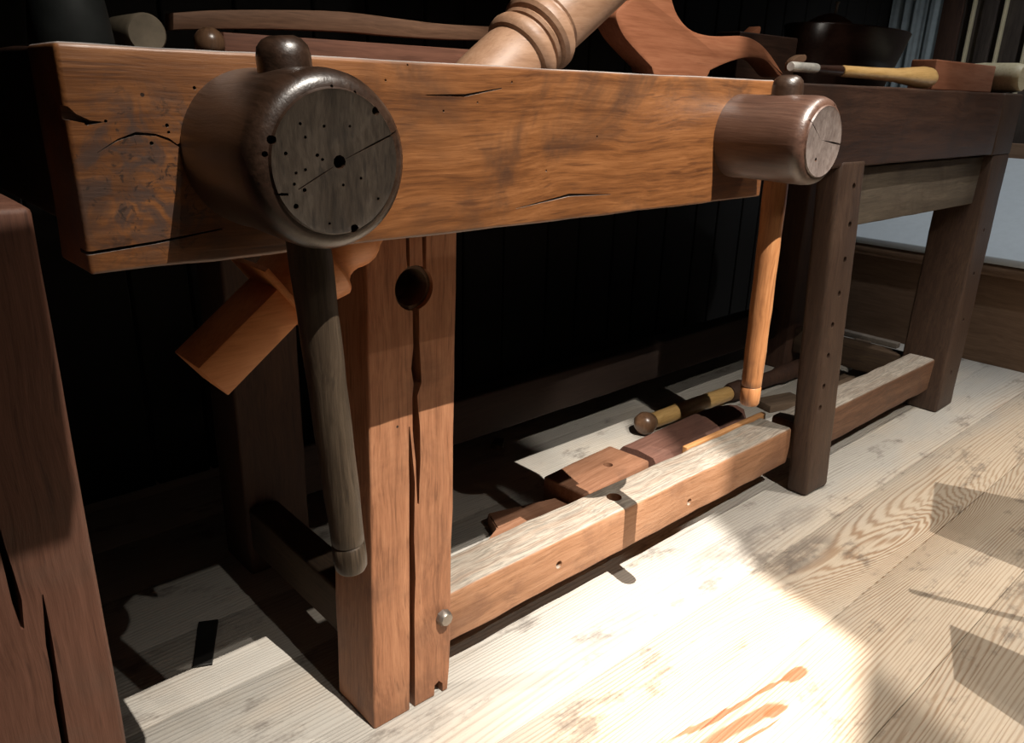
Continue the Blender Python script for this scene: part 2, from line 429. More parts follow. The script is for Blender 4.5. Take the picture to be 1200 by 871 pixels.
# liner ring of the bored hole
ringp = [(.004, .0250), (.004, .0205), (.05, .0195), (.05, .012), (.045, .010), (.02, .0)]
link('hole_liner', lathe([(.006, .0246), (.006, .0208), (.04, .0200), (.052, .0)], (.476, .685, .566), (0, 1, 0), 28, cap=False), M['hollow'], leg)
# square-headed bolt of the rail
bo = lathe([(-.010, .0), (-.010, .0085), (-.007, .0105), (.001, .0112), (.004, .0112)], (.513, .685, .122), (0, 1, 0), 8)
link('bolt_head', bo, M['iron'], leg)['label'] = 'dull iron bolt head'

l3 = part('leg', hexa([(2.115, .664, 0), (2.225, .664, 0), (2.225, .778, 0), (2.115, .778, 0)],
                 [(2.19, .686, .655), (2.298, .686, .655), (2.298, .80, .655), (2.19, .80, .655)], bev=.006, amp=.002, seed=9), 'legdark')
cut(l3, [drill((2.165 + .075 * z / .655, .664 + .022 * z / .655, z), (0, 1, 0), .03, .0055, 12) for z in (.10, .24, .36, .47)])
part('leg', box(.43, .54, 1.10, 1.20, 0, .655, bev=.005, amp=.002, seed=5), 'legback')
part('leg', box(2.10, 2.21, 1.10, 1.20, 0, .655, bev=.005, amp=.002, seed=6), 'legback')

r1 = part('front_rail', box(.526, 1.409, .698, .772, .060, .140, bev=.006, step=.03, amp=.0035, seed=2), 'rail')
cut(r1, [drill(at(655, 662, 'y', .70) + Vector((0, -.003, 0)), (0, 1, 0), .035, .0065, 14), drill(at(807, 588, 'y', .70) + Vector((0, -.003, 0)), (0, 1, 0), .035, .0065, 14),
         drill((.905, .735, .141), (0, 0, -1), .03, .013, 18)])
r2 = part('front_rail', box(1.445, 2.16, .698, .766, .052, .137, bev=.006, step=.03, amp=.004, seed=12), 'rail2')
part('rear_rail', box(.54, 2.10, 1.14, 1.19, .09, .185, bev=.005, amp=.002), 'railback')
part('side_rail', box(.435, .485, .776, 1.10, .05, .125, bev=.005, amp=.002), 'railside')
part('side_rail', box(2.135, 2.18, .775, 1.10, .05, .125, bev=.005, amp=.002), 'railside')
part('apron_board', box(1.475, 2.192, .708, .735, .535, .650, bev=.003, amp=.0012), 'apron')['label'] = 'grimy board under the top'

# deadman with peg holes, standing against the rail
dm_lo = [(1.412, .648, .0), (1.500, .645, .0), (1.500, .690, .0), (1.412, .693, .0)]
dm_hi = [(1.405, .683, .668), (1.502, .683, .668), (1.502, .731, .668), (1.405, .731, .668)]
dm = part('deadman', hexa(dm_lo, dm_hi, bev=.009, step=.035, amp=.0015, seed=8), 'legdark')
hl = []
for px, py in ((1001, 218), (996, 263), (990, 304), (984, 344), (976, 381), (971, 417), (966, 453), (962, 478)):
    p = at(px, py, 'y', .668); yy = .646 + .037 * p.z / .668
    p = at(px, py, 'y', yy); p.y -= .004
    hl.append(drill(p, (0, 1, -.1), .028, .0062, 14))
cut(dm, hl)

# front jaw of the vise
jaw = part('vise_jaw', box(.127, .908, .540, .608, .652, .790, bev=.0032, step=.02, amp=.0016, seed=4), 'jaw')
cut(jaw, [crack_x([(.10, .6665, .0016), (.13, .6665, .0012), (.17, .6692, .0010), (.215, .6745, .0004)], .50, .556),
          crack_x([(.196, .7270, .0001), (.186, .7345, .0009), (.178, .7375, .0007), (.166, .7385, .0010), (.155, .7350, .0006), (.142, .7275, .0001)], .50, .545) ,
          prism([(.117, .756), (.1295, .7545), (.1335, .750), (.1405, .7465), (.149, .7455), (.141, .7440), (.130, .7465), (.117, .7475)], .50, .547, bev=0),
          crack_x([(.390, .765, .0003), (.43, .7655, .0011), (.47, .772, .0004)], .50, .545),
          crack_x([(.49, .668, .0002), (.56, .676, .0014), (.62, .673, .0003)], .50, .545)] +
         [drill(at(px, py, 'y', .54), (0, 1, 0), .012, r, 8) for px, py, r in ((102, 144, .0016), (124, 142, .001), (196, 147, .0013), (178, 168, .0013), (198, 155, .001), (210, 170, .001),
          (228, 103, .0012), (246, 107, .001), (452, 94, .001), (478, 76, .0008), (520, 130, .001), (560, 120, .001), (600, 96, .001), (700, 160, .0012), (640, 200, .001))])

def hub(x, z, yf, r, mat, tilt, hmat, shaft, top, length_up, bottom_z, hy, crack, hoff=0.0, face=None):
    L = .5405 - yf
    prof = [(0, 0), (0, r * .3), (0, r * .74), (-.0006, r * .78), (.0012, r * .80), (.0018, r * .86), (.005, r * .94), (.0105, r * .985), (.017, r), (L * .3, r * 1.0), (L * .6, r * .985), (L * .8, r * .975), (L - .006, r * .99), (L, r * .985)]
    h = part('vise_screw', lathe(prof, (x, yf, z), (0, 1, 0), 64, amp=.0008, seed=x), mat)
    if face:
        h.data.materials.append(M[face])
        for f in h.data.polygons:
            q = f.center; rr = math.hypot(q.x - x, q.z - z)
            if f.normal.y < -.8 and rr < r * .80: f.material_index = 1
    d = Vector((math.sin(tilt), 0, -math.cos(tilt)))
    c = Vector((x + hoff, hy, z))
    cs = [lathe([(-.2, shaft * 1.12), (.2, shaft * 1.12)], c, d, 24)] + crack
    cut(h, cs)
    # handle bar through the hub
    tU = length_up; tD = (z - bottom_z) / math.cos(tilt)
    head = [(-tU, 0), (-tU, top * .45), (-tU + .002, top * .72), (-tU + .006, top * .93), (-tU + .012, top), (-tU + .03, top * 1.02), (-r - .004, top), (-r + .003, shaft * 1.05)]
    body = [(0, shaft)]
    n = 18
    for i in range(1, n):
        t = tD * i / n; body.append((t, shaft * (1 - .12 * i / n) * (1 + .02 * math.sin(i * 1.9))))
    e = shaft * .88
    tail = [(tD - .028, e), (tD - .0265, e * .93), (tD - .025, e * 1.02), (tD - .012, e * 1.03), (tD - .004, e * .98), (tD - .001, e * .86), (tD, e * .5), (tD, 0)]
    body = [b for b in body if b[0] < tD - .03]
    hb = link('handle_bar', lathe(head + body + tail, c, d, 32, amp=.0007, seed=3 + x), None, h, mats=[M[hmat], M['hub']])
    for f in hb.data.polygons:
        if f.center.z > z: f.material_index = 1
    return h

face1 = [(388 + dx, 188 + dy) for dx, dy in ((0, 0),)]
def fh(px, py, yf, r, dep=.008): return drill(at(px, py, 'y', yf), (0, 1, 0), dep, r, 10)
yf1 = .432
big = [fh(398, 190, yf1, .0042, .02), fh(440, 130, yf1, .0026), fh(415, 268, yf1, .0028), fh(319, 164, yf1, .0026), fh(312, 181, yf1, .0018), fh(335, 180, yf1, .0012),
       fh(347, 242, yf1, .0017), fh(380, 148, yf1, .001), fh(410, 148, yf1, .0009), fh(358, 161, yf1, .0009), fh(372, 182, yf1, .0012), fh(378, 187, yf1, .001), fh(358, 199, yf1, .001),
       fh(347, 203, yf1, .001), fh(345, 216, yf1, .001), fh(357, 223, yf1, .0013), fh(402, 217, yf1, .001), fh(423, 209, yf1, .001), fh(443, 233, yf1, .001), fh(417, 108, yf1, .001), fh(390, 101, yf1, .0009), fh(352, 145, yf1, .001), fh(386, 262, yf1, .0009)]
def slit(a, b, yf, w, dep=.012):
    A = at(*a, 'y', yf); B = at(*b, 'y', yf); d = (B - A).normalized(); nrm = Vector((-d.z, 0, d.x))
    q = [A, A.lerp(B, .5) + nrm * w, B + nrm * w * .8, B - nrm * w * .8, A.lerp(B, .5) - nrm * w]
    return prism([(p.x, p.z) for p in q], yf - .03, yf + dep, bev=0)
big += [slit((398, 190), (476, 149), yf1, .0006), slit((398, 191), (350, 222), yf1, .0004), slit((322, 228), (338, 228), yf1, .0009)]
hub(.2455, .7265, yf1, .0540, 'hub', math.radians(4.4), 'handle_dark', .0152, .0168, .072, .400, .487, big, .002, 'hubface')
yf2 = .432
big2 = [slit((962, 164), (992, 171), yf2, .0010), fh(980, 123, yf2, .0016), fh(952, 187, yf2 + .004, .0022), slit((962, 164), (950, 140), yf2, .0004)]
hub(.8390, .7270, yf2, .0475, 'hubred', math.radians(1.7), 'handle_orange', .0142, .0170, .068, .398, .487, big2, .008, 'greyface')

# ------------------------------------------------------------------ second bench at the far left
SB = thing('workbench', 'neighbouring workbench at the left picture edge, showing only its cracked red-brown post', 'workbench', (0, .56, 0))
def part2(n, b, m):
    o = link(n, b, M[m], SB); o.data.transform(Matrix.Translation((0, -.56, 0))); return o
def pc(px, py, w):
    p = at(px, py, 'y', .5); return (p.x, p.z, w)
p0 = link('post', box(-.05, .094, .50, .63, 0, .703, bev=.004, step=.035, amp=.001, seed=21), M['postdark'])
cut(p0, [crack_y([pc(-3, 610, .0004), pc(2, 640, .0016), pc(12, 675, .0022), pc(20, 705, .0026), pc(27, 738, .0008)], .47, .56),
         crack_y([pc(50, 697, .0003), pc(54, 725, .0012), pc(58, 755, .0020), pc(64, 790, .0017), pc(68, 820, .0024), pc(76, 868, .0022), pc(84, 920, .002)], .47, .57)])
p0.data.transform(Matrix.Translation((0, -.56, 0))); p0.parent = SB
part2('vise_jaw', box(-.30, .0715, .50, .575, .712, .759, bev=.008, amp=.002, seed=22), 'postdark')
part2('bench_top', box(-.55, -.06, .58, 1.0, .712, .800, bev=.008, amp=.002, seed=23), 'slab')
part2('rear_post', box(-.05, .06, .88, 1.0, 0, .71, bev=.006, amp=.002), 'legback')

# ------------------------------------------------------------------ turned post held in the vise
a37 = math.radians(37.2)
ax = Vector((math.cos(a37), 0, math.sin(a37))); up = Vector((-math.sin(a37), 0, math.cos(a37)))
P0 = Vector((.2262, .6465, .5340))
TP = thing('turned_post', 'pale turned oak post with ring beads clamped aslant in the vise, square foot below', 'post', P0)
def tp(n, b, m='post'):
    o = link(n, b, M[m], TP, angle=30); o.data.transform(Matrix.Translation(-P0)); return o
prof = [(.0965, .0), (.0965, .0335), (.105, .0335), (.115, .0350), (.128, .0390), (.138, .0425), (.142, .0436), (.1445, .0425), (.148, .037), (.154, .0332), (.160, .0325), (.166, .0335), (.171, .0360), (.177, .0378), (.184, .0380), (.190, .0362), (.195, .0335), (.203, .0318), (.22, .0305), (.25, .032), (.30, .0345), (.36, .036), (.40, .0372), (.425, .0366),
        (.440, .0358), (.4445, .0345), (.4455, .0345), (.447, .0385), (.451, .0412), (.456, .0418), (.461, .0405), (.4635, .0375), (.4645, .0345), (.4675, .0345), (.4685, .037), (.472, .0385), (.4745, .036), (.476, .0355), (.478, .040), (.482, .0428), (.488, .0432), (.493, .0412), (.4955, .038), (.497, .0352), (.500, .0352), (.502, .0368), (.54, .0388), (.60, .0412), (.66, .0428), (.72, .0430), (.78, .0400), (.80, .036), (.80, 0)]
sp_ = [i for i, p in enumerate(prof) if p[0] == .30][0]
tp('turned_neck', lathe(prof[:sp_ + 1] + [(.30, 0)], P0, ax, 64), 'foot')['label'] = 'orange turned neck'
tp('turned_shaft', lathe([(.3003, 0)] + [(.3003, .0345)] + prof[sp_ + 1:], P0, ax, 64))
def sq(h0, h1, hy, hz, bev):
    r = lambda t: [tuple(P0 + ax * t + Vector((0, sy * hy, 0)) + up * sz * hz) for sy, sz in ((-1, -1), (1, -1), (1, 1), (-1, 1))]
    return hexa(r(h0), r(h1), bev=bev, step=0, amp=0, segs=2)
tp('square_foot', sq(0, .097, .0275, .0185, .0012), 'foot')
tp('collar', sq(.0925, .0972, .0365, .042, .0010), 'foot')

# ------------------------------------------------------------------ things on the bench top
BT = .7965
def poly_at(pts, y): return [(q.x, q.z) for q in (at(px, py, 'y', y) for px, py in pts)]

yc = .86
out = [(738, 0), (728, -22), (722, -50), (775, -52), (783, -28), (789, 2), (797, 21), (811, 35), (830, 41.5), (850, 42.5), (868, 42), (882, 45), (893, 52), (903, 63), (911, 75), (919, 88), (917, 91), (912, 88), (905, 79), (897, 71), (886, 68), (874, 68), (858, 72), (843, 78), (833, 83)]
pp = smooth_line(poly_at(out, yc), 4)
base = [(at(829, 84, 'y', yc).x, BT), (at(768, 84, 'y', yc).x, BT)]
pp = pp + base + smooth_line(poly_at([(764, 79), (745, 59), (731, 42), (723, 24), (724, 12), (738, 0)], yc), 4)[:-1]
o = link('cabriole_leg', prism(pp, yc, yc + .046, bev=.004), M['mahog'], angle=35)
tag(settle(o, (base[0][0], yc + .02, BT)), 'reddish mahogany curved furniture leg blank standing on the bench behind the turned post', 'furniture leg')

# bowed lath and red board behind the jaw
yl = 1.06
top = smooth_line(poly_at([(203, 15), (250, 12), (320, 11.5), (400, 13.5), (470, 22), (520, 28), (575, 31)], yl), 4)
bot = smooth_line(poly_at([(575, 47), (520, 46), (460, 42), (400, 37), (320, 34), (250, 34), (203, 35)], yl), 4)
o = link('bowed_lath', prism(top + bot, yl, yl + .03, bev=.002), M['lath'], angle=35)
tag(settle(o, (.6, yl, .83)), 'long bowed brown lath lying on a red board at the back of the bench', 'lath')
za = at(430, 40, 'y', yl).z
o = link('board', box(at(262, 45, 'y', 1.05).x, at(562, 45, 'y', 1.05).x, 1.05, 1.12, BT, .77 + .0485 * 1.06 / .85, bev=.002, amp=0, step=0), M['lath2'])
tag(settle(o, (.7, 1.08, BT)), 'straight red-brown board lying flat under the bowed lath', 'board')

# turned ends at the left: grey dowel end and brown knob, dark pot
R = .0216; c = at(173, 44, 'y', .96)
o = link('mallet_head', lathe([(0, 0), (0, R * .9), (.003, R), (.09, R), (.093, R * .92), (.093, 0)], (c.x, .96, BT + R), (0, 1, 0), 32), M['greyend'])
tag(settle(o, (c.x, 1.04, BT)), 'round grey wooden mallet head lying end-on behind the jaw near its left end', 'mallet')
c = at(245, 44, 'y', 1.0); R = .0180
o = link('finial', lathe([(0, .011), (.003, .0115), (.005, .0095)] + [(R * (1 - math.cos(math.pi * k / 14)), max(.0, R * math.sin(math.pi * k / 14))) for k in range(5, 15)], (c.x, 1.0, BT), (0, 0, 1), 28), M['knob'])
tag(settle(o, (c.x, 1.0, BT)), 'small shiny brown ball-shaped finial on the bench between mallet head and vise handle', 'finial')
c = at(82, 30, 'y', .90)
o = link('pot', lathe([(0, 0), (0, .036), (.004, .038), (.04, .034), (.09, .026), (.115, .018), (.119, .020), (.123, .018), (.123, 0)], (c.x, .90, BT), (0, 0, 1), 40), M['greygreen'])
tag(settle(o, (c.x, .90, BT)), 'dark grey cone-shaped pot at the back of the bench beside the left end', 'pot')

# bowl with lump and pin
yb = 1.05
A = at(930, 78, 'y', yb); B = at(1030, 78, 'y', yb); T1 = at(929, 34, 'y', yb); T2 = at(1055, 28, 'y', yb)
BW = thing('bowl', 'dark walnut oval bowl with flared rim standing on the far part of the bench', 'bowl', ((A.x + B.x) / 2, yb, BT))
bm = bmesh.new(); seg = 48; lv = []
cxb = (A.x + B.x) / 2; cxt = (T1.x + T2.x) / 2
zt = .77 + ((T1.z + T2.z) / 2 - .77) * .955
rb_, rt_ = (B.x - A.x) / 2 * .94, (T2.x - T1.x) / 2 * .92
prof = [(cxb, rb_ * .92, .072, BT), (cxb, rb_, .078, BT + .004), (cxb + (cxt - cxb) * .5, (rb_ + rt_) / 2 * 1.01, .095, (BT + zt) / 2), (cxt, rt_, .112, zt - .003), (cxt, rt_ - .003, .109, zt), (cxt, rt_ - .010, .102, zt - .002), (cxb + (cxt - cxb) * .5, (rb_ + rt_) / 2 - .012, .082, (BT + zt) / 2), (cxb, rb_ - .014, .064, BT + .012)]
for cx, rx, ry, z in prof:
    lv.append([bm.verts.new((cx + rx * math.cos(2 * math.pi * k / seg) - cxb, ry * math.sin(2 * math.pi * k / seg), z - BT)) for k in range(seg)])
for a_, b_ in zip(lv, lv[1:]):
    for k in range(seg): bm.faces.new((a_[k], a_[(k + 1) % seg], b_[(k + 1) % seg], b_[k]))
bm.faces.new(lv[0]); bm.faces.new(lv[-1])
link('bowl_body', bm, M['bowl'], BW, angle=50)
c = at(972, 24, 'y', yb)
hcap = c.z - BT + .003
KN = thing('wooden_cap', 'reddish domed wooden cap with a bright steel pin sitting in the dark oval bowl', 'cap', (c.x, yb, BT + .012))
link('cap_body', lathe([(0, 0), (0, .054), (hcap * .45, .064), (hcap * .75, .064), (hcap * .88, .052), (hcap * .96, .030), (hcap, .01), (hcap, 0)], (0, 0, 0), (0, 0, 1), 36), M['mahog'], KN)
link('pin', lathe([(hcap * .9, 0), (hcap * .9, .004), (hcap + .026, .0035), (hcap + .029, .006), (hcap + .031, .004), (hcap + .031, 0)], (0.005, 0, 0), (.12, 0, 1), 14), M['steel'], KN)['label'] = 'bright steel pin'

# low plane behind the cabriole foot: body, wedge
yb = .93
A = at(872, 60, 'y', yb); B = at(935, 60, 'y', yb)
PL = thing('hand_plane', 'small dark wooden hand plane with orange wedge behind the tip of the curved leg', 'hand plane', ((A.x + B.x) / 2, yb + .03, BT))
zt2 = at(905, 41, 'y', yb).z
def pl(n, b, m, **k):
    o = link(n, b, M[m], PL, **k); o.data.transform(Matrix.Translation(-Vector(PL.location))); return o
pl('plane_body', box(A.x - .02, B.x - .005, yb, yb + .055, BT, zt2, bev=.003, step=0, amp=0), 'slab')
pl('wedge', prism(smooth_line(poly_at([(871, 44), (880, 38), (888, 31), (889, 36), (886, 44)], yb + .02), 3) , yb + .015, yb + .04, bev=.001), 'mahog')
o = link('shaving', prism(smooth_line(poly_at([(925, 83), (926, 74), (932, 67), (941, 64), (942, 70), (936, 76), (933, 83)], .79), 3), .785, .800, bev=.001), M['post'])
tag(settle(o, (at(928, 83, 'y', .79).x, .79, BT)), 'curled orange wood shaving standing behind the chisel blade', 'shaving')

# chisel lying across: steel blade, ferrule, boxwood handle
yk = .706
q0 = at(926, 81, 'y', yk); q1 = at(957, 82.5, 'y', yk); q2 = at(985, 85, 'y', yk); q3 = at(1099, 84, 'y', yk)
zc = BT + .0165
KX = thing('chisel', 'chisel with yellow boxwood handle lying on the far bench top edge', 'chisel', (q1.x, yk, BT))
def kx(n, b, m):
    o = link(n, b, M[m], KX, angle=45); o.data.transform(Matrix.Translation(-Vector(KX.location))); return o
hx = q3.x - q2.x
kx('handle', lathe([(0, 0), (0, .0085), (.01, .0095), (hx * .3, .0105), (hx * .55, .0125), (hx * .75, .0180), (hx * .87, .0210), (hx * .94, .0200), (hx * .98, .0150), (hx, .006), (hx, 0)], (q2.x, yk, BT + .0213), (1, .02, 0), 32), 'box')
kx('tang_bolster', lathe([(0, 0), (0, .006), (.02, .0075), (q2.x - q1.x - .002, .0088), (q2.x - q1.x + .001, .0088), (q2.x - q1.x + .001, 0)], (q1.x, yk, BT + .0213), (1, .02, 0), 24), 'bowl')
kx('blade', lathe([(0, 0), (0, .0065), (.004, .0076), (q1.x - q0.x - .004, .0080), (q1.x - q0.x + .001, .0075), (q1.x - q0.x + .001, 0)], (q0.x, yk, BT + .0222), (1, .02, 0), 24), 'steel')

A = at(1095, 90, 'y', .745); B = at(1165, 90, 'y', .745); zt3 = (at(1098, 72, 'y', .745).z + at(1165, 75, 'y', .745).z) / 2
o = link('wood_block', box(A.x, B.x, .745, .80, BT, zt3, bev=.003, step=0, amp=0), M['block'])
tag(settle(o, ((A.x + B.x) / 2, .77, BT)), 'flat red-brown wood block standing behind the chisel handle end', 'block')

# pale turned rod at the far right end, end grain to the viewer
e0 = at(1194, 88, 'y', .70); Rr = .030
MD = Vector((.12, 1, 0)).normalized()
st = Vector((2.288, .69, BT + .036))
o = link('rolling_rod', lathe([(0, 0), (0, .028), (.003, .031), (.02, .0345), (.10, .036), (.17, .030), (.20, .022), (.21, .012), (.21, 0)], st, MD, 36, amp=.0006), M['pale'])
tag(settle(o, (st.x, st.y + .1, BT)), 'pale turned wooden club lying end-on at the far right bench corner', 'club')

# ------------------------------------------------------------------ things on the floor under the bench
def quad_plank(pts, z0, z1, **k):
    """pts: floor-plan corners in ring order"""
    return hexa([(x, y, z0) for x, y in pts], [(x, y, z1) for x, y in pts], **k)

# stepped board
sb = [(.62, .80), (.70, .79), (.97, .825), (.985, .935), (.835, .975), (.815, .925), (.775, .905), (.66, .86)]
bm = bmesh.new()
lo = [bm.verts.new((x, y, .0)) for x, y in sb]; hi = [bm.verts.new((x, y, .028)) for x, y in sb]
bm.faces.new(lo[::-1]); bm.faces.new(hi)
for i in range(len(sb)): bm.faces.new((lo[i], lo[(i + 1) % len(sb)], hi[(i + 1) % len(sb)], hi[i]))
bmesh.ops.recalc_face_normals(bm, faces=bm.faces[:]); bmesh.ops.bevel(bm, geom=bm.edges[:], offset=.002, segments=2, affect='EDGES')
o = link('stepped_board', bm, M['step'])
tag(settle(o, (.8, .87, 0)), 'flat reddish board with a stepped end on the floor behind the front rail', 'board')
# block with a hole
hb = box(0, .215, 0, .105, 0, .058, bev=.006, step=.03, amp=.0015, seed=31)
o = link('holed_block', hb, M['step'])
cut(o, [drill((.135, .048, .058), (0, 0, -1), .045, .010, 20)])
o.location = (.985, .872, 0.0); o.rotation_euler = (0, 0, math.radians(4))
tag(o, 'brown wood block with a round hole in its top lying behind the front rail', 'block')
# purple-brown round-ended plank
bm = bmesh.new(); n = 14; ringa = []
W2, Lk, Hk = .054, .40, .060
for i in range(n + 1):
    t = i / n; xk = Lk * t; s = 1.0 if t < .8 else math.sqrt(max(.02, 1 - ((t - .8) / .2) ** 2 * .75))
    ringa.append([bm.verts.new((xk, W2 * s * cx_, Hk * cz_ * (1 if t < .85 else .93))) for cx_, cz_ in ((-1, 0), (-1, .62), (-.72, .93), (0, 1.0), (.72, .93), (1, .62), (1, 0))])
for a_, b_ in zip(ringa, ringa[1:]):
    for k in range(7): bm.faces.new((a_[k], a_[(k + 1) % 7], b_[(k + 1) % 7], b_[k]))
bm.faces.new(ringa[0]); bm.faces.new(ringa[-1])
bmesh.ops.recalc_face_normals(bm, faces=bm.faces[:])
rough_up(bm, .0015)
o = link('rounded_plank', bm, M['purple'], angle=50)
o.location = (1.215, .932, 0.0); o.rotation_euler = (0, 0, math.radians(2.5))
cut(o, [drill((.09, .0, .060), (0, 0, -1), .03, .006, 14)])
tag(o, 'purplish brown round-ended plank lying on the floor beyond the holed block', 'plank')
# long handle with ball end
HD = thing('ball_handle_tool', 'long tool on the floor with a yellowish handle ending in a brown ball', 'tool', (1.40, 1.06, 0))
dd = Vector((1, -.03, .0))
link('ball_knob', lathe([(-.029, 0), (-.028, .009), (-.0245, .0135), (-.0245, .010), (-.022, .016), (-.014, .0245), (0, .0285), (.014, .0245), (.022, .019), (.026, .0175), (.026, 0)], (0, 0, .0285), dd, 32), M['knob'], HD)
link('handle', lathe([(.025, 0), (.025, .0185), (.05, .0195), (.20, .0205), (.33, .0195), (.335, .018), (.335, 0)], (0, 0, .0285), dd, 28), M['box'], HD)
link('tool_shaft', lathe([(.334, 0), (.334, .021), (.35, .0255), (.39, .0255), (.41, .019), (.56, .021), (.58, .026), (.69, .025), (.70, 0)], (0, 0, .0285), dd, 28), M['legback'], HD)
# orange strip
STRIP = (at(800, 537, 'y', .784).x, at(893, 490, 'y', .784).x)
o = link('strip', box(STRIP[0], STRIP[1], .776, .788, 0, .139, bev=.002, step=.04, amp=.001), M['stripwood'])
settle(o, ((STRIP[0] + STRIP[1]) / 2, .784, 0))
tag(o, 'orange wooden board standing on edge tight behind the front rail', 'board')
# chips
def chip(pts, z, mat, label, cat='chip', name='wood_chip'):
    o = link(name, quad_plank([tuple(p) for p in pts], .0, z, bev=.0008, step=0, amp=0, segs=1), M[mat])
    c = Vector((sum(p[0] for p in pts) / 4, sum(p[1] for p in pts) / 4, 0))
    return tag(settle(o, c), label, cat)
f2 = lambda px, py: at(px, py, 'z', 0)[:2]
chip([f2(226, 784), f2(249, 780), f2(256, 728), f2(233, 731)], .004, 'black', 'flat black strip lying on the grey boards left of the front leg', 'strip', 'metal_strip')
chip([f2(575, 526), f2(589, 529), f2(591, 519), f2(580, 519)], .012, 'dim', 'small pale wood chip on the shaded floor deep under the bench')
def stick(px0, py0, px1, py1, w, h, mat, label, name='offcut', cat='offcut', z=0.0):
    a_ = at(px0, py0, 'z', h * .7); b_ = at(px1, py1, 'z', h * .7); d = (b_ - a_); L = Vector((d.x, d.y)).length
    o = link(name, box(0, L, -w / 2, w / 2, 0, h, bev=.002, step=0, amp=0), M[mat])
    o.location = (a_.x, a_.y, z); o.rotation_euler = (0, 0, math.atan2(d.y, d.x))
    return tag(o, label, cat)
stick(984, 387, 1053, 404, .028, .018, 'dustlath', 'thin grey lath lying crosswise on the floor beyond the peg-hole post', 'lath', 'lath')
stick(985, 413, 1012, 400, .05, .02, 'dim', 'dark offcut on the floor just in front of the crosswise lath', z=0)
stick(1032, 423, 1047, 416, .04, .022, 'dustlath', 'short pale offcut on the floor nearest the far right leg')
stick(1003, 428, 1018, 432, .05, .03, 'dim', 'stubby dusty offcut on the floor behind the far rail')
stick(972, 458, 1010, 438, .055, .025, 'dim', 'brown offcut lying along the floor close behind the far rail')
stick(893, 474, 935, 466, .06, .02, 'dim', 'dusty brown offcut on the floor behind the orange vise handle tip')

# ------------------------------------------------------------------ right background
PT = thing('display_plinth', 'low oak plinth with sloping white panel beyond the far end of the bench', 'plinth', (2.68, .3, 0))
def ptm(n, b, m):
    o = link(n, b, M[m], PT); o.data.transform(Matrix.Translation(-Vector(PT.location))); return o
ptm('riser', box(2.68, 2.72, -.6, 1.515, .0, .275, bev=.002, step=0, amp=0), 'riser')
ptm('nosing', box(2.665, 2.73, -.6, 1.515, .2755, .312, bev=.01, step=0, amp=0), 'riser')
ptm('white_panel', hexa([(2.664, -.6, .3125), (3.30, -.6, .56), (3.30, 1.515, .56), (2.664, 1.515, .3125)], [(2.664, -.6, .335), (3.30, -.6, .59), (3.30, 1.515, .59), (2.664, 1.515, .335)], bev=.003, step=0, amp=0), 'white')['label'] = 'sloping white panel'
ptm('back_board', box(3.301, 3.325, -.6, 1.515, .30, .64, bev=.003, step=0, amp=0), 'riser')

bm = bmesh.new(); n = 70; rows = []
for k in range(n + 1):
    yk = 1.325 + .185 * k / n
    xk = 3.31 + .006 * math.sin(k * .33 + .9 * math.sin(k * .13)) - .0015 * math.sin(k * .9)
    rows.append((xk, yk))
F1 = [[bm.verts.new((x + dx * .5, y, z)) for x, y in rows] for z, dx in ((.66, 0), (1.4, .01), (2.2, .0))]
B1 = [[bm.verts.new((x + .004 + dx * .5, y, z)) for x, y in rows] for z, dx in ((.66, 0), (1.4, .01), (2.2, .0))]
for A_, B_ in ((F1[0], F1[1]), (F1[1], F1[2]), (B1[0], B1[1]), (B1[1], B1[2]), (F1[0], B1[0]), (F1[2], B1[2])):
    for k in range(n): bm.faces.new((A_[k], A_[k + 1], B_[k + 1], B_[k]))
o = link('curtain', bm, M['curtain'])
tag(settle(o, (3.31, 1.42, .66)), 'grey-blue curtain hanging in folds beyond the dark bowl', 'curtain')
def strip(px, label, w=.011):
    p = at(px, 40, 'x', 3.335)
    o = link('trim_strip', box(3.335, 3.358, p.y - w / 2, p.y + w / 2, .645, 2.3, bev=.002, step=0, amp=0), M['cream'])
    tag(settle(o, (3.335, p.y, .645)), label, 'trim strip', 'cream strips on the dark panel wall')
strip(1134, 'cream vertical strip on dark panelling, nearest the curtain', .010)
strip(1171, 'cream vertical strip on dark panelling, middle of the three', .010)
strip(1204, 'cream vertical strip on dark panelling, at the right picture edge', .010)
for k, (pa, pb, lb) in enumerate(((1097, 1122, 'narrow dark panel beside the curtain'), (1145, 1162, 'dark panel between the two left cream strips'))):
    ya = at(pa, 40, 'x', 3.34).y; yb_ = at(pb, 40, 'x', 3.34).y
    o = link('wall_panel', box(3.342, 3.359, yb_, ya, .645, 2.3, bev=.003, step=0, amp=0), M['legback' if k == 0 else 'casedark'])
    tag(settle(o, (3.35, (ya + yb_) / 2, .645)), lb, 'panel')

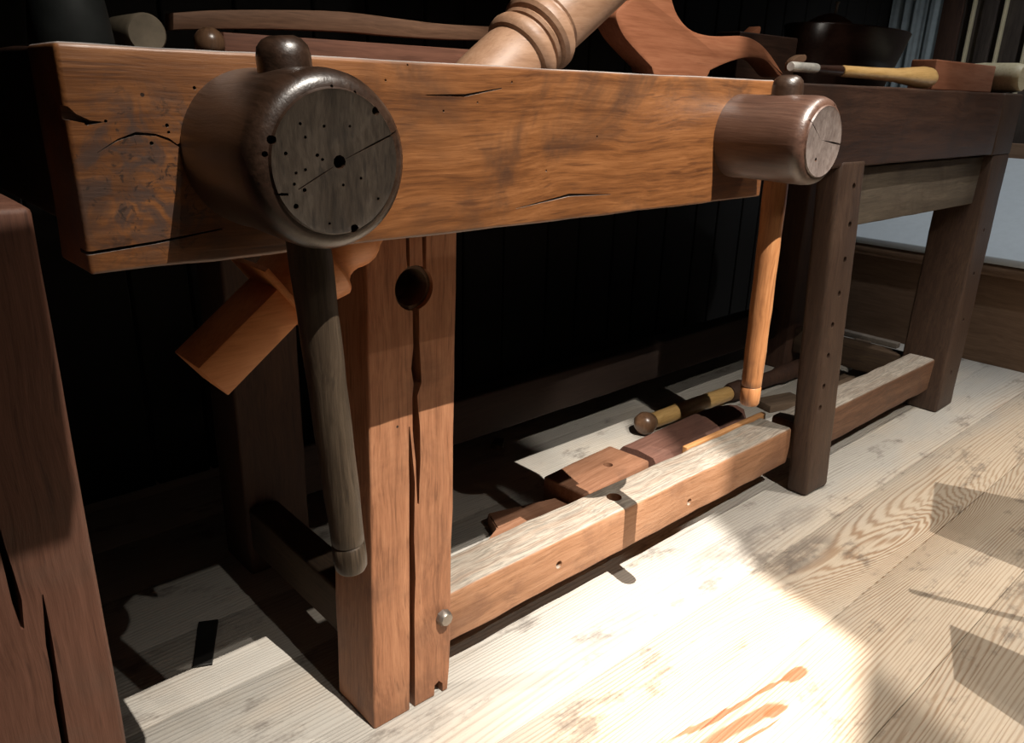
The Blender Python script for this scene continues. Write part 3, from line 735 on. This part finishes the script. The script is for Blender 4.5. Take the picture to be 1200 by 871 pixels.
# ------------------------------------------------------------------ light
def spot(name, loc, tgt, power, ang, blend=.6, rad=.02, col=(1, .86, .68)):
    l = bpy.data.lights.new(name, 'SPOT'); l.energy = power; l.spot_size = math.radians(ang); l.spot_blend = blend
    l.shadow_soft_size = rad; l.color = col
    o = bpy.data.objects.new(name, l); COL.objects.link(o); o.location = loc
    o.rotation_euler = (Vector(tgt) - Vector(loc)).to_track_quat('-Z', 'Y').to_euler()
    return o
def shutter(lamp, tgt, poly, dist, label, half=.24):
    """black lamp shutter: a plate under a ceiling lamp with a cut-out whose beam reaches the given floor outline"""
    L = Vector(lamp); ax_ = (Vector(tgt) - L).normalized()
    u = ax_.cross(Vector((0, 0, 1))).normalized(); v = u.cross(ax_)
    c = L + ax_ * dist
    inner = []
    for x, y in poly:
        d = Vector((x, y, 0)) - L; p = L + d * (dist / d.dot(ax_)); q = p - c
        inner.append((q.dot(u), q.dot(v)))
    cx = sum(p[0] for p in inner) / len(inner); cy = sum(p[1] for p in inner) / len(inner)
    bm = bmesh.new(); th = ax_ * .003; n = len(inner)
    def ring(pts, off): return [bm.verts.new(c + u * a + v * b + off) for a, b in pts]
    outer = []
    for a, b in inner:
        d = Vector((a - cx, b - cy)).normalized(); outer.append((a + d.x * half, b + d.y * half))
    I0, O0, I1, O1 = ring(inner, th * 0), ring(outer, th * 0), ring(inner, th), ring(outer, th)
    for k in range(n):
        k2 = (k + 1) % n
        bm.faces.new((I0[k], I0[k2], O0[k2], O0[k])); bm.faces.new((I1[k], I1[k2], O1[k2], O1[k]))
        bm.faces.new((I0[k], I0[k2], I1[k2], I1[k])); bm.faces.new((O0[k], O0[k2], O1[k2], O1[k]))
    o = link('lamp_shutter', bm, M['black'], smooth=False)
    tag(settle(o, c), label, 'lamp shutter')

KEY = (.585, -.60, 2.5); DIM = (.50, -2.1, 3.4); RGT = (.85, -1.11, 2.6)
spot('spot_key', KEY, (.92, .40, 0), 630, 58, 1.0, .004, (1, .935, .84))
shutter(KEY, (.75, .45, 0), [(1.045, .355), (1.10, .56), (1.78, 1.75), (-.9, 2.5), (-.75, -.36)], .35, 'black shutter plate under the main ceiling lamp in front of the bench')  # unseen plate added to trim the key beam to this outline
spot('spot_hot', KEY, (.93, .39, 0), 650, 22, 1.0, .004, (1, .96, .90))
spot('spot_dim', DIM, (1.25, .85, 0), 95, 44, 1.0, .012, (1, .93, .83))
spot('spot_right', RGT, (1.45, .05, 0), 330, 50, 1.0, .004, (1, .935, .84))
shutter(RGT, (1.6, .45, 0), [(.80, -.25), (3.2, -.6), (3.8, 2.6), (1.75, 2.4), (1.15, 1.22), (1.12, .60)], .35, 'black shutter plate under the second ceiling lamp, right of the first')
spot('spot_side', (1.9, -.12, 2.6), (1.40, .15, 0), 210, 62, 1.0, .010, (1, .935, .84))
spot('spot_display', (2.35, .1, 2.5), (3.0, .75, .45), 85, 60, .8, .02, (.9, .95, 1.0))  # added lamp without a known source, brightens the white panel
hang = [at(-200, 700, 'y', .5), at(86, 606, 'y', .5), at(42, 287, 'y', .5), at(-200, 330, 'y', .5)]  # unseen board added to shade this outline on the left post
q = []
for p in hang:
    d = p - Vector(KEY); r = Vector(KEY) + d * ((.05 - KEY[1]) / d.y); q.append((r.x, r.z))
HB = thing('hanging_board', 'dark board hung on two cords from the ceiling in front of the left bench', 'hanging board', (q[0][0], .05, min(p[1] for p in q)))
for n_, b_ in (('board_panel', prism(q, .045, .055, bev=0)), ('cord', box(q[3][0] + .016, q[3][0] + .018, .049, .051, q[3][1] - .005, 2.4, bev=0, step=0, amp=0)), ('cord', box(q[3][0] + .004, q[3][0] + .006, .049, .051, q[3][1] - .005, 2.4, bev=0, step=0, amp=0))):
    o = link(n_, b_, M['black'], HB, smooth=False); o.data.transform(Matrix.Translation(-Vector(HB.location)))
def board_shadow(poly, yb_, label, kind='notice_board'):  # unseen boards and stick, added and shaped to throw these floor shadows
    L = Vector(RGT); q = []
    for x, y in poly:
        d = Vector((x, y, 0)) - L; p = L + d * ((yb_ - L.y) / d.y); q.append((p.x, p.z))
    o = link(kind, prism(q, yb_, yb_ + .006, bev=0), M['black'], smooth=False)
    tag(settle(o, (sum(p[0] for p in q) / len(q), yb_, min(p[1] for p in q))), label, kind.replace('_', ' '))
board_shadow([(1.082, .231), (1.209, .283), (1.24, -.0999), (1.0, -.0999)], -.10, 'dark notice board standing on the floor in front, left of two')
board_shadow([(1.247, .362), (1.2565, .366), (1.452, -.0999), (1.432, -.0999)], -.10, 'thin dark stick leaning in front, between the two notice boards', 'stick')
board_shadow([(1.477, .419), (1.70, .495), (1.95, -.0999), (1.47, -.0999)], -.10, 'taller dark notice board standing on the floor in front, right of two')

w = bpy.data.worlds.new('world'); S.world = w; w.use_nodes = True
bg = w.node_tree.nodes['Background']; bg.inputs[0].default_value = (1, .9, .8, 1); bg.inputs[1].default_value = .004

S.view_settings.view_transform = 'Standard'; S.view_settings.look = 'None'
S.view_settings.gamma = 1; S.view_settings.use_curve_mapping = False
S.view_settings.exposure = 0.0
S.cycles.use_denoising = True
S.cycles.max_bounces = 8; S.cycles.sample_clamp_indirect = 4
